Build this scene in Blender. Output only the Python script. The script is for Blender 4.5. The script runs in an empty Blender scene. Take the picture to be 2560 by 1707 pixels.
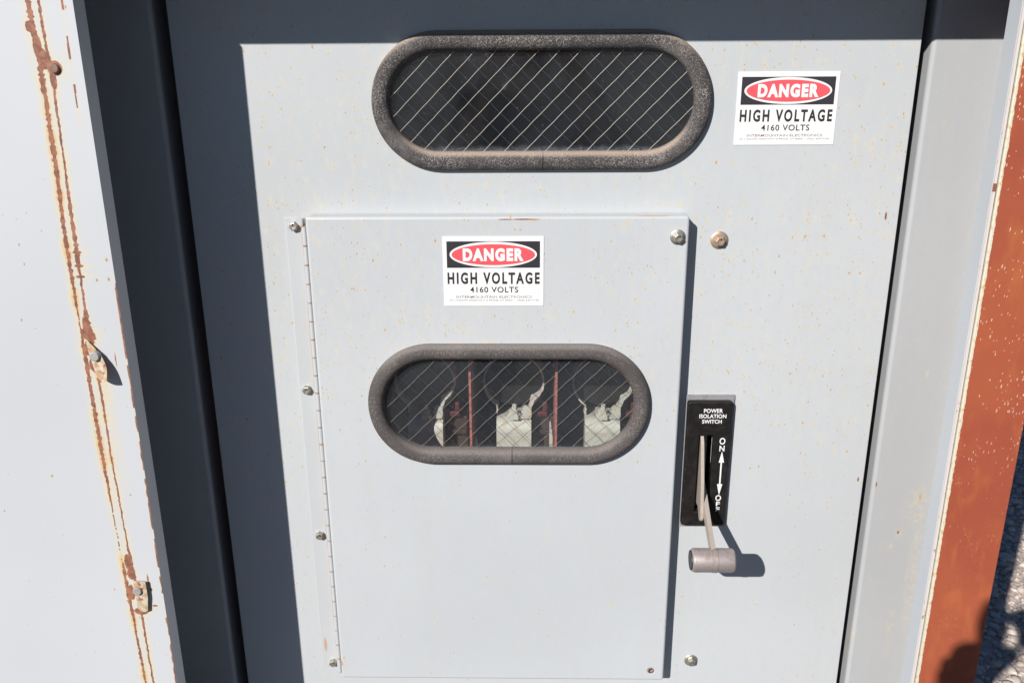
import bpy, bmesh, math, random
import numpy as np
from mathutils import Vector, Matrix, noise as mnoise

random.seed(4)
rng = np.random.default_rng(7)
scene = bpy.context.scene
col = scene.collection
R = math.radians

# ------------------------------------------------------------------ camera
cam_d = bpy.data.cameras.new('camera')
cam = bpy.data.objects.new('camera', cam_d)
col.objects.link(cam)
cam_d.sensor_width = 36.0
cam_d.lens = 31.6355
cam_d.clip_start = 0.02
cam_d.clip_end = 500
cam.matrix_world = (Matrix.Translation((0, -1.15, 1.45)) @ Matrix.Rotation(R(1.18526), 4, 'Z')
                    @ Matrix.Rotation(R(90 - 18.75657), 4, 'X') @ Matrix.Rotation(R(-0.38124), 4, 'Z'))
scene.camera = cam

# ------------------------------------------------------------------ sky, sun, exposure
TO_SUN = Vector((-0.635, -1.0, 0.715)).normalized()
world = bpy.data.worlds.new('World')
scene.world = world
world.use_nodes = True
wt = world.node_tree
bg = wt.nodes['Background']
sky = wt.nodes.new('ShaderNodeTexSky')
sky.sky_type = 'NISHITA'
sky.sun_disc = False
sky.sun_elevation = math.asin(TO_SUN.z)
sky.sun_rotation = math.atan2(TO_SUN.x, TO_SUN.y) % (2 * math.pi)
sky.air_density = 1.0
sky.dust_density = 0.05
sky.ozone_density = 4.0
sky.altitude = 2400
wt.links.new(sky.outputs[0], bg.inputs[0])
bg.inputs[1].default_value = 0.05

sd = bpy.data.lights.new('sun', 'SUN')
sd.energy = 5.0
sd.angle = R(0.53)
sd.color = (1.0, 0.955, 0.90)
sun = bpy.data.objects.new('sun', sd)
col.objects.link(sun)
sun.rotation_euler = TO_SUN.to_track_quat('Z', 'Y').to_euler()
sun.location = (-3, -5, 4)

scene.view_settings.view_transform = 'Standard'
scene.view_settings.look = 'None'
scene.view_settings.exposure = 0.18
scene.view_settings.gamma = 1.0
scene.view_settings.use_curve_mapping = False
scene.cycles.max_bounces = 10
scene.cycles.transparent_max_bounces = 16

# ------------------------------------------------------------------ object helpers
def tag(o, label=None, cat=None, group=None, kind=None):
    if label: o['label'] = label
    if cat: o['category'] = cat
    if group: o['group'] = group
    if kind: o['kind'] = kind
    return o

def thing(name, label, cat, loc=(0, 0, 0), group=None):
    o = bpy.data.objects.new(name, None)
    col.objects.link(o)
    o.location = loc
    o.empty_display_size = .02
    return tag(o, label, cat, group)

def link_mesh(name, me, m, parent=None, smooth=False):
    me.name = name
    me.materials.clear()
    me.materials.append(m)
    o = bpy.data.objects.new(name, me)
    col.objects.link(o)
    if smooth:
        me.polygons.foreach_set('use_smooth', [True] * len(me.polygons))
    if parent is not None:
        o.parent = parent
        loc = parent.location.copy()
        p = parent.parent
        while p is not None:
            p = p.parent
        if parent.parent is None:
            o.matrix_parent_inverse = Matrix.Translation(-loc)
    return o

def from_bm(name, bm, m, parent=None, smooth=False, recalc=True):
    if recalc:
        bmesh.ops.recalc_face_normals(bm, faces=bm.faces[:])
    me = bpy.data.meshes.new(name)
    bm.to_mesh(me)
    bm.free()
    return link_mesh(name, me, m, parent, smooth)

def auto_smooth(me, deg=35):
    """smooth faces, sharp edges above an angle"""
    bm = bmesh.new(); bm.from_mesh(me)
    for f in bm.faces:
        f.normal_update()
        f.smooth = max(abs(c) for c in f.normal) < .99995      # flat sheet stays flat, bends are smooth
    for e in bm.edges:
        if len(e.link_faces) == 2 and e.calc_face_angle(0) > R(deg):
            e.smooth = False
    bm.to_mesh(me); bm.free()

def add_box(bm, x0, x1, y0, y1, z0, z1, bev=0.0, seg=2):
    mtx = Matrix.Translation(((x0 + x1) / 2, (y0 + y1) / 2, (z0 + z1) / 2)) @ Matrix.Diagonal((x1 - x0, y1 - y0, z1 - z0, 1))
    r = bmesh.ops.create_cube(bm, size=1, matrix=mtx)
    if bev:
        es = set()
        for v in r['verts']:
            es.update(v.link_edges)
        bmesh.ops.bevel(bm, geom=list(es), offset=bev, segments=seg, profile=.5, affect='EDGES')

def box(name, dims, m, parent=None, bev=0.0):
    bm = bmesh.new()
    add_box(bm, *dims, bev=bev)
    o = from_bm(name, bm, m, parent)
    if bev: auto_smooth(o.data)
    return o

def add_cyl(bm, a, b, r0, r1=None, n=20, cap=True):
    a, b = Vector(a), Vector(b)
    r1 = r0 if r1 is None else r1
    d = (b - a)
    q = d.to_track_quat('Z', 'Y').to_matrix().to_4x4()
    mtx = Matrix.Translation((a + b) / 2) @ q
    return bmesh.ops.create_cone(bm, cap_ends=cap, cap_tris=False, segments=n, radius1=r0, radius2=r1, depth=d.length, matrix=mtx)['verts']

def add_lathe(bm, profile, origin, axis, n=32):
    """profile: (radius, distance along axis); origin and axis are vectors"""
    q = Vector(axis).to_track_quat('Z', 'Y').to_matrix()
    o = Vector(origin)
    rings = []
    for r, h in profile:
        if r < 1e-7:
            rings.append([bm.verts.new(o + q @ Vector((0, 0, h)))])
        else:
            rings.append([bm.verts.new(o + q @ Vector((r * math.cos(t), r * math.sin(t), h))) for t in (2 * math.pi * k / n for k in range(n))])
    for A, B in zip(rings, rings[1:]):
        for k in range(n):
            k2 = (k + 1) % n
            if len(A) == 1 and len(B) == 1: continue
            if len(A) == 1: bm.faces.new((A[0], B[k], B[k2]))
            elif len(B) == 1: bm.faces.new((A[k], B[0], A[k2]))
            else: bm.faces.new((A[k], B[k], B[k2], A[k2]))

def stadium(cx, cz, hl, hh, n=24):
    pts = []
    for s, a0 in ((1, -math.pi / 2), (-1, math.pi / 2)):
        for k in range(n + 1):
            a = a0 + math.pi * k / n
            pts.append((cx + s * (hl - hh) + hh * math.cos(a), cz + hh * math.sin(a)))
    return pts

def rrect(x0, x1, z0, z1, r=0.0, n=5):
    if r <= 0: return [(x0, z0), (x1, z0), (x1, z1), (x0, z1)]
    pts = []
    for cx, cz, a0 in ((x1 - r, z0 + r, -90), (x1 - r, z1 - r, 0), (x0 + r, z1 - r, 90), (x0 + r, z0 + r, 180)):
        for k in range(n + 1):
            a = R(a0 + 90 * k / n)
            pts.append((cx + r * math.cos(a), cz + r * math.sin(a)))
    return pts

def ellipse(cx, cz, a, b, n=64):
    return [(cx + a * math.cos(2 * math.pi * k / n), cz + b * math.sin(2 * math.pi * k / n)) for k in range(n)]

def curve_mesh(loops, y0, y1, bev=0.0, seg=2):
    """flat filled shape with holes in the XZ plane, between depths y0 (front) and y1"""
    cu = bpy.data.curves.new('outline', 'CURVE')
    cu.dimensions = '2D'
    cu.fill_mode = 'BOTH'
    for lp in loops:
        sp = cu.splines.new('POLY')
        sp.points.add(len(lp) - 1)
        for p, q in zip(sp.points, lp): p.co = (q[0], q[1], 0, 1)
        sp.use_cyclic_u = True
    t = (y1 - y0) / 2
    cu.extrude = t - bev
    cu.bevel_depth = bev
    cu.bevel_resolution = seg
    if bev: cu.offset = -bev
    return curve_to_xz(cu, (y0 + y1) / 2)

def curve_to_xz(cu, yc):
    ob = bpy.data.objects.new('outline', cu)
    col.objects.link(ob)
    dg = bpy.context.evaluated_depsgraph_get()
    me = bpy.data.meshes.new_from_object(ob.evaluated_get(dg))
    bpy.data.objects.remove(ob)
    bpy.data.curves.remove(cu)
    n = len(me.vertices)
    co = np.empty(n * 3, np.float32)
    me.vertices.foreach_get('co', co)
    co = co.reshape(-1, 3)
    out = np.stack([co[:, 0], yc - co[:, 2], co[:, 1]], 1)
    me.vertices.foreach_set('co', out.ravel())
    bm = bmesh.new(); bm.from_mesh(me)
    bmesh.ops.remove_doubles(bm, verts=bm.verts[:], dist=1e-6)
    bmesh.ops.recalc_face_normals(bm, faces=bm.faces[:])
    bm.to_mesh(me); bm.free()
    me.update()
    return me

def plate(name, loops, y0, y1, m, parent=None, bev=0.0, seg=2):
    me = curve_mesh(loops, y0, y1, bev, seg)
    o = link_mesh(name, me, m, parent)
    if bev: auto_smooth(me, 40)
    return o

def join_meshes(name, meshes, m, parent=None):
    bm = bmesh.new()
    for me in meshes: bm.from_mesh(me)
    return from_bm(name, bm, m, parent)

def text_mesh(body, x0, x1, z0, z1, y0, y1, bold=0.0, spacing=1.0):
    """lettering fitted into the rectangle x0..x1, z0..z1 (capitals' height)"""
    cu = bpy.data.curves.new('lettering', 'FONT')
    cu.body = body
    cu.size = 1.0
    cu.space_character = spacing
    cu.offset = bold
    cu.resolution_u = 4
    cu.extrude = 0.01
    ob = bpy.data.objects.new('lettering', cu)
    col.objects.link(ob)
    dg = bpy.context.evaluated_depsgraph_get()
    me = bpy.data.meshes.new_from_object(ob.evaluated_get(dg))
    bpy.data.objects.remove(ob)
    bpy.data.curves.remove(cu)
    co = np.empty(len(me.vertices) * 3, np.float32)
    me.vertices.foreach_get('co', co)
    co = co.reshape(-1, 3)
    lo, hi = co.min(0), co.max(0)
    out = np.empty_like(co)
    out[:, 0] = x0 + (co[:, 0] - lo[0]) / (hi[0] - lo[0]) * (x1 - x0)
    out[:, 2] = z0 + (co[:, 1] - lo[1]) / (hi[1] - lo[1]) * (z1 - z0)
    out[:, 1] = np.where(co[:, 2] > 0, y0, y1)
    me.vertices.foreach_set('co', out.ravel())
    me.update()
    return me

def prism_z(name, outline, z0, z1, m, parent=None, smooth=True):
    """XY outline (closed) extruded along z"""
    bm = bmesh.new()
    a = [bm.verts.new((x, y, z0)) for x, y in outline]
    b = [bm.verts.new((x, y, z1)) for x, y in outline]
    n = len(a)
    for k in range(n):
        bm.faces.new((a[k], a[(k + 1) % n], b[(k + 1) % n], b[k]))
    bm.faces.new(a[::-1]); bm.faces.new(b)
    o = from_bm(name, bm, m, parent)
    if smooth: auto_smooth(o.data, 40)
    return o

# ------------------------------------------------------------------ material helpers
class G:
    def __init__(s, name):
        s.m = bpy.data.materials.new(name)
        s.m.use_nodes = True
        s.t = s.m.node_tree
        s.p = s.t.nodes['Principled BSDF']
        s.out = s.t.nodes['Material Output']
    def n(s, typ, **kw):
        nd = s.t.nodes.new('ShaderNode' + typ)
        for k, v in kw.items(): setattr(nd, k, v)
        return nd
    def set(s, sock, v):
        if v is None: return
        if hasattr(v, 'is_output') or isinstance(v, bpy.types.NodeSocket): s.t.links.new(v, sock)
        else:
            if isinstance(v, tuple) and len(v) == 3 and sock.type == 'RGBA': v = v + (1,)
            sock.default_value = v
    def pos(s):
        if not hasattr(s, '_pos'):
            s._pos = s.n('TexCoord').outputs['Object']
        return s._pos
    def xyz(s):
        if not hasattr(s, '_xyz'):
            nd = s.n('SeparateXYZ'); s.set(nd.inputs[0], s.pos()); s._xyz = nd.outputs
        return s._xyz
    def scaled(s, sc, off=(0, 0, 0)):
        nd = s.n('Mapping'); s.set(nd.inputs['Vector'], s.pos())
        nd.inputs['Scale'].default_value = sc; nd.inputs['Location'].default_value = off
        return nd.outputs[0]
    def noise(s, scale, detail=3, vec=None, rough=.55, col=False):
        nd = s.n('TexNoise'); s.set(nd.inputs['Vector'], vec if vec is not None else s.pos())
        nd.inputs['Scale'].default_value = scale; nd.inputs['Detail'].default_value = detail
        nd.inputs['Roughness'].default_value = rough
        return nd.outputs['Color' if col else 'Fac']
    def math(s, op, a, b=None, c=None, clamp=False):
        nd = s.n('Math', operation=op); nd.use_clamp = clamp
        s.set(nd.inputs[0], a)
        if b is not None: s.set(nd.inputs[1], b)
        if c is not None: s.set(nd.inputs[2], c)
        return nd.outputs[0]
    def ramp(s, v, a, b, lo=0.0, hi=1.0):
        nd = s.n('MapRange', interpolation_type='SMOOTHSTEP'); s.set(nd.inputs[0], v)
        nd.inputs[1].default_value = a; nd.inputs[2].default_value = b
        nd.inputs[3].default_value = lo; nd.inputs[4].default_value = hi
        return nd.outputs[0]
    def mix(s, f, a, b, blend='MIX'):
        nd = s.n('Mix', data_type='RGBA', blend_type=blend)
        s.set(nd.inputs[0], f); s.set(nd.inputs[6], a); s.set(nd.inputs[7], b)
        return nd.outputs[2]
    def bump(s, h, strength=.3, dist=.001):
        nd = s.n('Bump'); nd.inputs['Strength'].default_value = strength; nd.inputs['Distance'].default_value = dist
        s.set(nd.inputs['Height'], h)
        s.set(s.p.inputs['Normal'], nd.outputs[0])
    def attr(s, name):
        return s.n('Attribute', attribute_name=name).outputs['Fac']
    def specks(s, scale, amount, r0, r1, stretch=.6, seed=0.0, slant=0.0):
        """scattered spots: returns (core, halo) masks"""
        v = s.n('TexVoronoi', voronoi_dimensions='2D', feature='F1')
        X = s.xyz()
        wob = s.math('MULTIPLY', s.math('SUBTRACT', s.noise(800, 1), .5), .0012)
        cb = s.n('CombineXYZ')
        s.set(cb.inputs[0], s.math('ADD', s.math('MULTIPLY_ADD', X[2], slant, X[0]), s.math('ADD', wob, seed)))
        s.set(cb.inputs[1], s.math('MULTIPLY_ADD', X[2], stretch, seed * 1.7))
        s.set(v.inputs['Vector'], cb.outputs[0])
        v.inputs['Scale'].default_value = scale
        sep = s.n('SeparateColor'); s.set(sep.inputs[0], v.outputs['Color'])
        on = s.math('LESS_THAN', sep.outputs[0], amount)
        size = s.math('MULTIPLY_ADD', s.math('POWER', sep.outputs[1], 2.5), (r1 - r0) * scale, r0 * scale)
        q = s.math('DIVIDE', v.outputs['Distance'], size)
        core = s.math('MULTIPLY', s.ramp(q, .75, 1.15, 1, 0), on)
        halo = s.math('MULTIPLY', s.ramp(q, .9, 2.6, 1, 0), on)
        return core, halo
    def spot(s, cx, cz, rx, rz, soft=.35, rough=0.0):
        X = s.xyz()
        a = s.math('DIVIDE', s.math('SUBTRACT', X[0], cx), rx)
        b = s.math('DIVIDE', s.math('SUBTRACT', X[2], cz), rz)
        d = s.math('ADD', s.math('MULTIPLY', a, a), s.math('MULTIPLY', b, b))
        if rough:
            d = s.math('ADD', d, s.math('MULTIPLY', s.math('SUBTRACT', s.noise(350, 2), .5), rough))
        return s.ramp(d, 1 - soft, 1 + soft, 1, 0)
    def fin(s, color=None, rough=.5, metal=0.0, spec=None):
        s.set(s.p.inputs['Base Color'], color)
        s.set(s.p.inputs['Roughness'], rough)
        s.set(s.p.inputs['Metallic'], metal)
        if spec is not None: s.set(s.p.inputs['Specular IOR Level'], spec)
        return s.m

RUST = (.26, .10, .065)
ORANGE = (.50, .24, .09)
CREAM = (.60, .50, .30)

def paint(name, base, amount=.4, marks=(), zfade=None, rough=.42, scale=85, streak=.06):
    g = G(name)
    big = g.noise(2.2, 3)
    st = g.noise(1.0, 4, vec=g.scaled((38, 6, 2.2)))
    c = g.mix(g.ramp(big, .3, .7), tuple(b * .955 for b in base), tuple(min(1, b * 1.03) for b in base))
    c = g.mix(g.math('MULTIPLY', g.ramp(st, .45, .75), streak * 3), c, tuple(b * .93 for b in base[:2]) + (base[2] * .90,))
    if amount > 0:
        dens = g.ramp(g.noise(5.5, 2), .33, .62, amount * .35, amount)
        if zfade:
            dens = g.math('MULTIPLY', dens, g.ramp(g.xyz()[2], zfade[0], zfade[1], zfade[2], 1.0))
        core, halo = g.specks(scale, g.math('MULTIPLY', dens, .55), .0004, .0012, .5, 1.3, -.12)
        core2, halo2 = g.specks(scale * 1.7, g.math('MULTIPLY', dens, .52), .0003, .0008, .45, 5.1, -.12)
        dens2 = g.ramp(g.noise(14, 2), .40, .66, .08, .75)
        core3, halo3 = g.specks(scale * 2.6, g.math('MULTIPLY', dens2, dens), .0003, .0007, .45, 8.7, -.2)
        core2 = g.math('MAXIMUM', core2, core3); halo2 = g.math('MAXIMUM', halo2, halo3)
        # chalky mottling and faint yellow staining of the paint
        mot = g.noise(1, 4, vec=g.scaled((95, 40, 42)), rough=.65)
        c = g.mix(g.math('MULTIPLY', g.math('MULTIPLY', g.ramp(mot, .50, .72), dens), .48), c, (.62, .58, .46))
        c = g.mix(g.math('MULTIPLY', g.ramp(mot, .50, .28), .16), c, tuple(b * .88 for b in base))
        h = g.math('MAXIMUM', halo, halo2)
        k = g.math('MAXIMUM', core, core2)
        c = g.mix(g.math('MULTIPLY', h, .42), c, (.64, .54, .34))
        tint = g.noise(60, 2)
        c = g.mix(g.math('MULTIPLY', k, g.ramp(tint, .35, .66, .15, .75)), c, g.mix(g.ramp(tint, .4, .6), (.55, .34, .15), (.36, .19, .10)))
    for mk in marks:
        kind, cx, cz, rx, rz = mk
        if kind == 'rust': c = g.mix(g.spot(cx, cz, rx, rz, .3, .8), c, RUST)
        if kind == 'orange': c = g.mix(g.math('MULTIPLY', g.spot(cx, cz, rx, rz, .6, 1.2), .75), c, ORANGE)
        if kind == 'cream': c = g.mix(g.math('MULTIPLY', g.spot(cx, cz, rx, rz, .95, 2.5), g.ramp(g.noise(110, 4, rough=.7), .42, .68, .0, .5)), c, CREAM)
    g.bump(g.math('MULTIPLY_ADD', g.noise(420, 2), .05, g.math('MULTIPLY', g.noise(3.5, 2), 2.0)), .35, .0012)
    return g.fin(c, rough, 0, .3)

GREY = (.500, .525, .546)
M = {}
M['panel'] = paint('grey_panel_paint', GREY, .95, [
    ('rust', .4555, 1.2285, .0013, .0055), ('rust', .4640, .854, .0014, .0035), ('cream', .4635, .849, .004, .008), ('cream', .19, 1.244, .02, .004)], zfade=(.75, 1.05, .35))
M['access'] = paint('access_door_paint', (.506, .530, .553), .90, [
    ('rust', -.030, 1.2306, .010, .0007), ('rust', -.006, 1.2307, .017, .0009), ('orange', .006, 1.2305, .008, .0011), ('orange', .155, 1.2340, .020, .0004), ('cream', -.279, .536, .004, .02), ('orange', -.2835, .556, .002, .005)], zfade=(.82, 1.08, .15))
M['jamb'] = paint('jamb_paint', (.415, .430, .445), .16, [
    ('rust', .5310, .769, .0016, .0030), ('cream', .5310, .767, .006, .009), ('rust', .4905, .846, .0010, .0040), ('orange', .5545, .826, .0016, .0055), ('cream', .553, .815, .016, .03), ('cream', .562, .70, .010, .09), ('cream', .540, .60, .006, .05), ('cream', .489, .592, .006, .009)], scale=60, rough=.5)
M['edge'] = paint('return_edge_paint', (.54, .57, .605), 0)
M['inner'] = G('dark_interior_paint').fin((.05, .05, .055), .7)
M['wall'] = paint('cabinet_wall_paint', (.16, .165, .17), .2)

def rubber_mat(name, base, dust, amt, seam_x, spk, upd, upa):
    g = G(name)
    n1 = g.noise(spk, 4, rough=.75)
    n2 = g.noise(22, 3)
    geo = g.n('NewGeometry')
    sep = g.n('SeparateXYZ'); g.set(sep.inputs[0], geo.outputs['Normal'])
    up = g.ramp(sep.outputs[2], .30, .88)                                # settled dust lies on upward faces
    f = g.math('MULTIPLY', g.ramp(n1, .47, .63), g.ramp(n2, .32, .66, amt * .25, amt))
    c = g.mix(f, base, dust)
    c = g.mix(g.math('MULTIPLY', up, g.ramp(n1, .25, .55, upa * .4, upa)), c, upd)
    X = g.xyz()
    c = g.mix(g.math('MULTIPLY', g.ramp(g.noise(9, 4, rough=.7), .50, .72), .30), c, dust)
    seam = g.ramp(g.math('ABSOLUTE', g.math('SUBTRACT', X[0], seam_x)), .0004, .0011, 1, 0)
    seam = g.math('MULTIPLY', seam, g.ramp(X[2], .90 if seam_x < 0 else 1.30, .93 if seam_x < 0 else 1.32, 1, 0))
    c = g.mix(g.math('MULTIPLY', seam, .8), c, (.015, .015, .015))
    g.bump(n1, .35, .0006)
    return g.fin(c, .72, 0, .25)
M['rubber_top'] = rubber_mat('dusty_black_rubber', (.046, .043, .045), (.36, .325, .30), .92, .0165, 600, (.46, .36, .29), .85)
M['rubber_low'] = rubber_mat('faded_grey_rubber', (.078, .070, .068), (.29, .255, .24), .55, -.024, 480, (.24, .21, .20), .75)

def glass_mat(name, film, bottom_z):
    g = G(name)
    g.t.nodes.remove(g.p)
    tr = g.n('BsdfTransparent'); tr.inputs[0].default_value = (.965, .965, .95, 1)
    gl = g.n('BsdfGlossy'); gl.inputs['Roughness'].default_value = .04
    gl.inputs[0].default_value = (1, 1, 1, 1)
    geo = g.n('NewGeometry')
    vd = g.n('VectorMath', operation='DOT_PRODUCT'); g.set(vd.inputs[0], geo.outputs['Normal']); g.set(vd.inputs[1], geo.outputs['Incoming'])
    fr = g.math('MULTIPLY_ADD', g.math('POWER', g.math('SUBTRACT', 1.0, g.math('ABSOLUTE', vd.outputs['Value']), clamp=True), 5.0), .6, .035)
    mx = g.n('MixShader'); g.set(mx.inputs[0], fr); g.set(mx.inputs[1], tr.outputs[0]); g.set(mx.inputs[2], gl.outputs[0])
    df = g.n('BsdfDiffuse')
    df.inputs[0].default_value = (.36, .39, .45, 1)  # dust film, its blue tint standing in for sky haze reflected in the pane
    n1 = g.noise(700, 2, rough=.7)
    n2 = g.noise(9, 3)
    sp, _ = g.specks(190, .10, .0002, .0006, 1.0, 2.2)
    f = g.math('MULTIPLY', g.ramp(n2, .25, .7, film * .35, film), g.ramp(n1, .3, .7, .6, 1.4))
    f = g.math('MULTIPLY_ADD', sp, .22, f)
    X = g.xyz()
    low = g.math('MULTIPLY', g.ramp(g.math('ADD', X[2], g.math('MULTIPLY', g.noise(60, 3), -.012)), bottom_z - .006, bottom_z + .003, 1, 0), g.ramp(n1, .45, .65, .0, .45))
    f = g.math('ADD', f, low, clamp=True)
    m2 = g.n('MixShader'); g.set(m2.inputs[0], f); g.set(m2.inputs[1], mx.outputs[0]); g.set(m2.inputs[2], df.outputs[0])
    g.t.links.new(m2.outputs[0], g.out.inputs[0])
    return g.m
M['glass_top'] = glass_mat('dusty_wired_glass', .036, 1.311)
M['glass_low'] = glass_mat('clear_wired_glass', .046, .909)

def metal(name, c, rough=.45, metal_=.9, var=.25, dirt=(.20, .15, .11), dirt_amt=.4):
    g = G(name)
    n = g.noise(120, 4)
    f = g.math('MULTIPLY', g.ramp(n, .45, .7), dirt_amt)
    g.bump(g.noise(500, 2), .15, .0003)
    return g.fin(g.mix(f, c, dirt), g.ramp(n, .3, .7, rough, rough + var), metal_)
M['bright_wire'] = G('bright_wire').fin((.66, .63, .57), .5, .15)
M['low_wire'] = G('tarnished_wire').fin((.30, .27, .23), .55, .15)
M['shade_toned_wire'] = G('shade_toned_wire').fin((.058, .07, .085), .7, .0, .1)  # same wire as the bright family, its dim lighting put into the colour
M['zinc'] = metal('zinc_bolt', (.50, .48, .42), .35)
M['zinc_tan'] = metal('tarnished_bolt', (.55, .42, .32), .4, .75)
M['galv'] = metal('galvanized_steel', (.58, .60, .57), .5, .10, .2, (.56, .45, .31), .65)
M['spring'] = metal('dull_spring_steel', (.62, .58, .52), .6, .0)
M['knob'] = metal('brushed_steel', (.44, .385, .375), .42, .55, .25, (.28, .20, .16), .6)
M['lever'] = metal('worn_lever_steel', (.48, .42, .37), .5, .35, .2, (.36, .28, .22), .4)
M['cap'] = G('black_cap').fin((.02, .02, .025), .5)
M['black'] = None
def black_plate():
    g = G('black_plastic')
    n = g.noise(90, 4)
    sc, _ = g.specks(120, .12, .0003, .0008, .5, 3.3)
    c = g.mix(g.ramp(n, .4, .75), (.009, .008, .008), (.022, .018, .016))
    c = g.mix(g.math('MULTIPLY', sc, .35), c, (.2, .18, .16))
    g.bump(g.noise(700, 2), .1, .0003)
    return g.fin(c, .5, 0, .35)
M['black'] = black_plate()
M['gasket'] = metal('grey_mounting_plate', (.30, .30, .31), .6, .2, .2, (.16, .15, .14), .5)
M['white_ink'] = G('white_lettering').fin((.80, .80, .80), .5)
def vinyl(name, c, r=.35):
    g = G(name)
    n = g.noise(40, 3)
    return g.fin(g.mix(g.ramp(n, .3, .7), tuple(x * .94 for x in c), c), r, 0, .4)
M['vinyl_white'] = vinyl('white_vinyl', (.82, .82, .82))
M['vinyl_black'] = vinyl('black_vinyl', (.040, .037, .044))
M['vinyl_red'] = vinyl('red_vinyl', (.76, .105, .125))
M['ink'] = vinyl('black_ink', (.035, .030, .032), .5)
M['ink_faint'] = vinyl('faint_ink', (.36, .33, .33), .5)
def barrier_mat():
    g = G('red_fibreglass')
    return g.fin(g.mix(g.noise(160, 3), (.36, .10, .09), (.50, .20, .18)), .6)
M['barrier'] = barrier_mat()
M['red_plastic'] = G('red_plastic').fin((.11, .022, .026), .5)
M['brown'] = G('brown_insulator').fin((.06, .042, .034), .5)
M['fuse'] = G('dark_fuse_body').fin((.013, .012, .012), .5)

def hinge_mat():
    g = G('hinge_paint')
    X = g.xyz()
    c = (.485, .508, .528)
    ph = g.math('FRACT', g.math('DIVIDE', g.math('SUBTRACT', X[2], .51925), .0255))
    d = g.math('ABSOLUTE', g.math('SUBTRACT', ph, .5))
    j = g.ramp(d, .0, .075, 1, 0)
    band = g.math('MULTIPLY', g.ramp(X[0], -.2935, -.2925), g.ramp(X[0], -.2865, -.2855, 1, 0))
    n = g.noise(90, 2)
    c = g.mix(g.math('MULTIPLY', g.math('MULTIPLY', j, band), g.ramp(n, .3, .6, .45, 1)), c, (.42, .21, .08))
    lines = g.math('MAXIMUM', g.ramp(g.math('ABSOLUTE', g.math('ADD', X[0], .2928)), .0003, .0010, 1, 0),
                   g.ramp(g.math('ABSOLUTE', g.math('ADD', X[0], .2858)), .0003, .0010, 1, 0))
    c = g.mix(g.math('MULTIPLY', lines, g.ramp(g.noise(16, 3), .38, .58, .05, .9)), c, (.36, .20, .10))
    c = g.mix(g.math('MULTIPLY', g.spot(-.3115, .572, .0022, .012, .7, .8), .7), c, ORANGE)
    return g.fin(c, .45)
M['hinge'] = hinge_mat()

def outer_mat():
    g = G('weathered_white_door_paint')
    rust = g.attr('rust'); stain = g.attr('stain')
    n = g.noise(600, 3, rough=.65)
    base = (.540, .558, .586)
    c = g.mix(g.ramp(g.noise(2.0, 3), .3, .7), tuple(b * .97 for b in base), tuple(b * 1.03 for b in base))
    core, halo = g.specks(75, g.ramp(g.noise(5, 2), .35, .65, .05, .22), .0004, .0013, .6, 9.1)
    c = g.mix(g.math('MULTIPLY', halo, .35), c, CREAM)
    c = g.mix(g.math('MULTIPLY', core, .8), c, (.38, .19, .10))
    s1 = g.math('MULTIPLY', stain, g.ramp(g.noise(60, 3), .3, .65, .7, 1.35), clamp=True)
    c = g.mix(s1, c, g.mix(g.ramp(stain, .5, 1.0), (.64, .575, .42), (.63, .47, .27)))
    f = g.ramp(g.math('ADD', rust, g.math('MULTIPLY', g.math('SUBTRACT', n, .5), 1.05)), .42, .54)
    c = g.mix(f, c, g.mix(g.ramp(g.noise(170, 3), .35, .65), (.21, .095, .07), (.37, .165, .10)))
    g.bump(g.math('MULTIPLY', f, -1), .25, .0006)
    return g.fin(c, .45, 0, .35)
M['outer'] = outer_mat()

def post_mat():
    g = G('rust_red_primer')
    X = g.xyz()
    n = g.noise(7, 4)
    c = g.mix(g.ramp(n, .3, .7), (.320, .072, .040), (.385, .097, .045))
    c = g.mix(g.math('MULTIPLY', g.ramp(g.noise(1, 4, vec=g.scaled((60, 30, 22))), .5, .75), .3), c, (.50, .17, .05))
    sc, _ = g.specks(330, g.ramp(g.noise(17, 4, rough=.65), .44, .66, .02, .75), .0003, .00075, .30, 4.4, -.12)
    zf = g.ramp(g.math('ADD', X[2], g.math('MULTIPLY', g.noise(20, 3), .3)), .98, 1.25, .12, 1)
    c = g.mix(g.math('MULTIPLY', g.math('MULTIPLY', sc, zf), .85), c, (.74, .52, .40))
    edge = g.math('ADD', X[0], g.math('MULTIPLY', g.math('SUBTRACT', g.noise(170, 3), .5), .0032))
    peel = g.ramp(edge, .5022, .5028, 1, 0)
    pc = g.mix(g.ramp(g.noise(150, 3), .50, .68), (.64, .61, .50), (.58, .42, .20))
    c = g.mix(peel, c, pc)
    g.bump(g.noise(260, 3), .25, .0006)
    return g.fin(c, .62, 0, .3)
M['post'] = post_mat()

def lip_mat():
    g = G('chipped_white_edge')
    c = g.mix(g.ramp(g.noise(120, 3), .62, .70), (.66, .60, .57), (.48, .30, .20))
    c = g.mix(g.spot(.494, 1.2935, .01, .0045, .3, .6), c, RUST)
    return g.fin(c, .5)
M['lip'] = lip_mat()

def ground_mat():
    g = G('gravel_ground')
    n = g.noise(40, 5, rough=.65)
    c = g.mix(g.ramp(n, .3, .7), (.045, .042, .040), (.085, .075, .068))
    g.bump(n, .8, .02)
    return g.fin(c, .9)
def stone_mat():
    g = G('gravel_stones')
    rnd = g.attr('tone')
    c = g.mix(rnd, (.40, .34, .31), (.76, .66, .58))
    c = g.mix(g.ramp(g.noise(90, 4), .4, .7, 0, .5), c, (.50, .42, .36))
    g.bump(g.noise(160, 4), .5, .003)
    return g.fin(c, .85)
M['ground'] = ground_mat()
M['stone'] = stone_mat()
def bed_mat():
    g = G('gravel_bed')
    n = g.noise(70, 5, rough=.7)
    c = g.mix(g.ramp(n, .3, .7), (.42, .35, .31), (.70, .60, .53))
    g.bump(n, .8, .012)
    return g.fin(c, .9)
M['bed'] = bed_mat()

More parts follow.
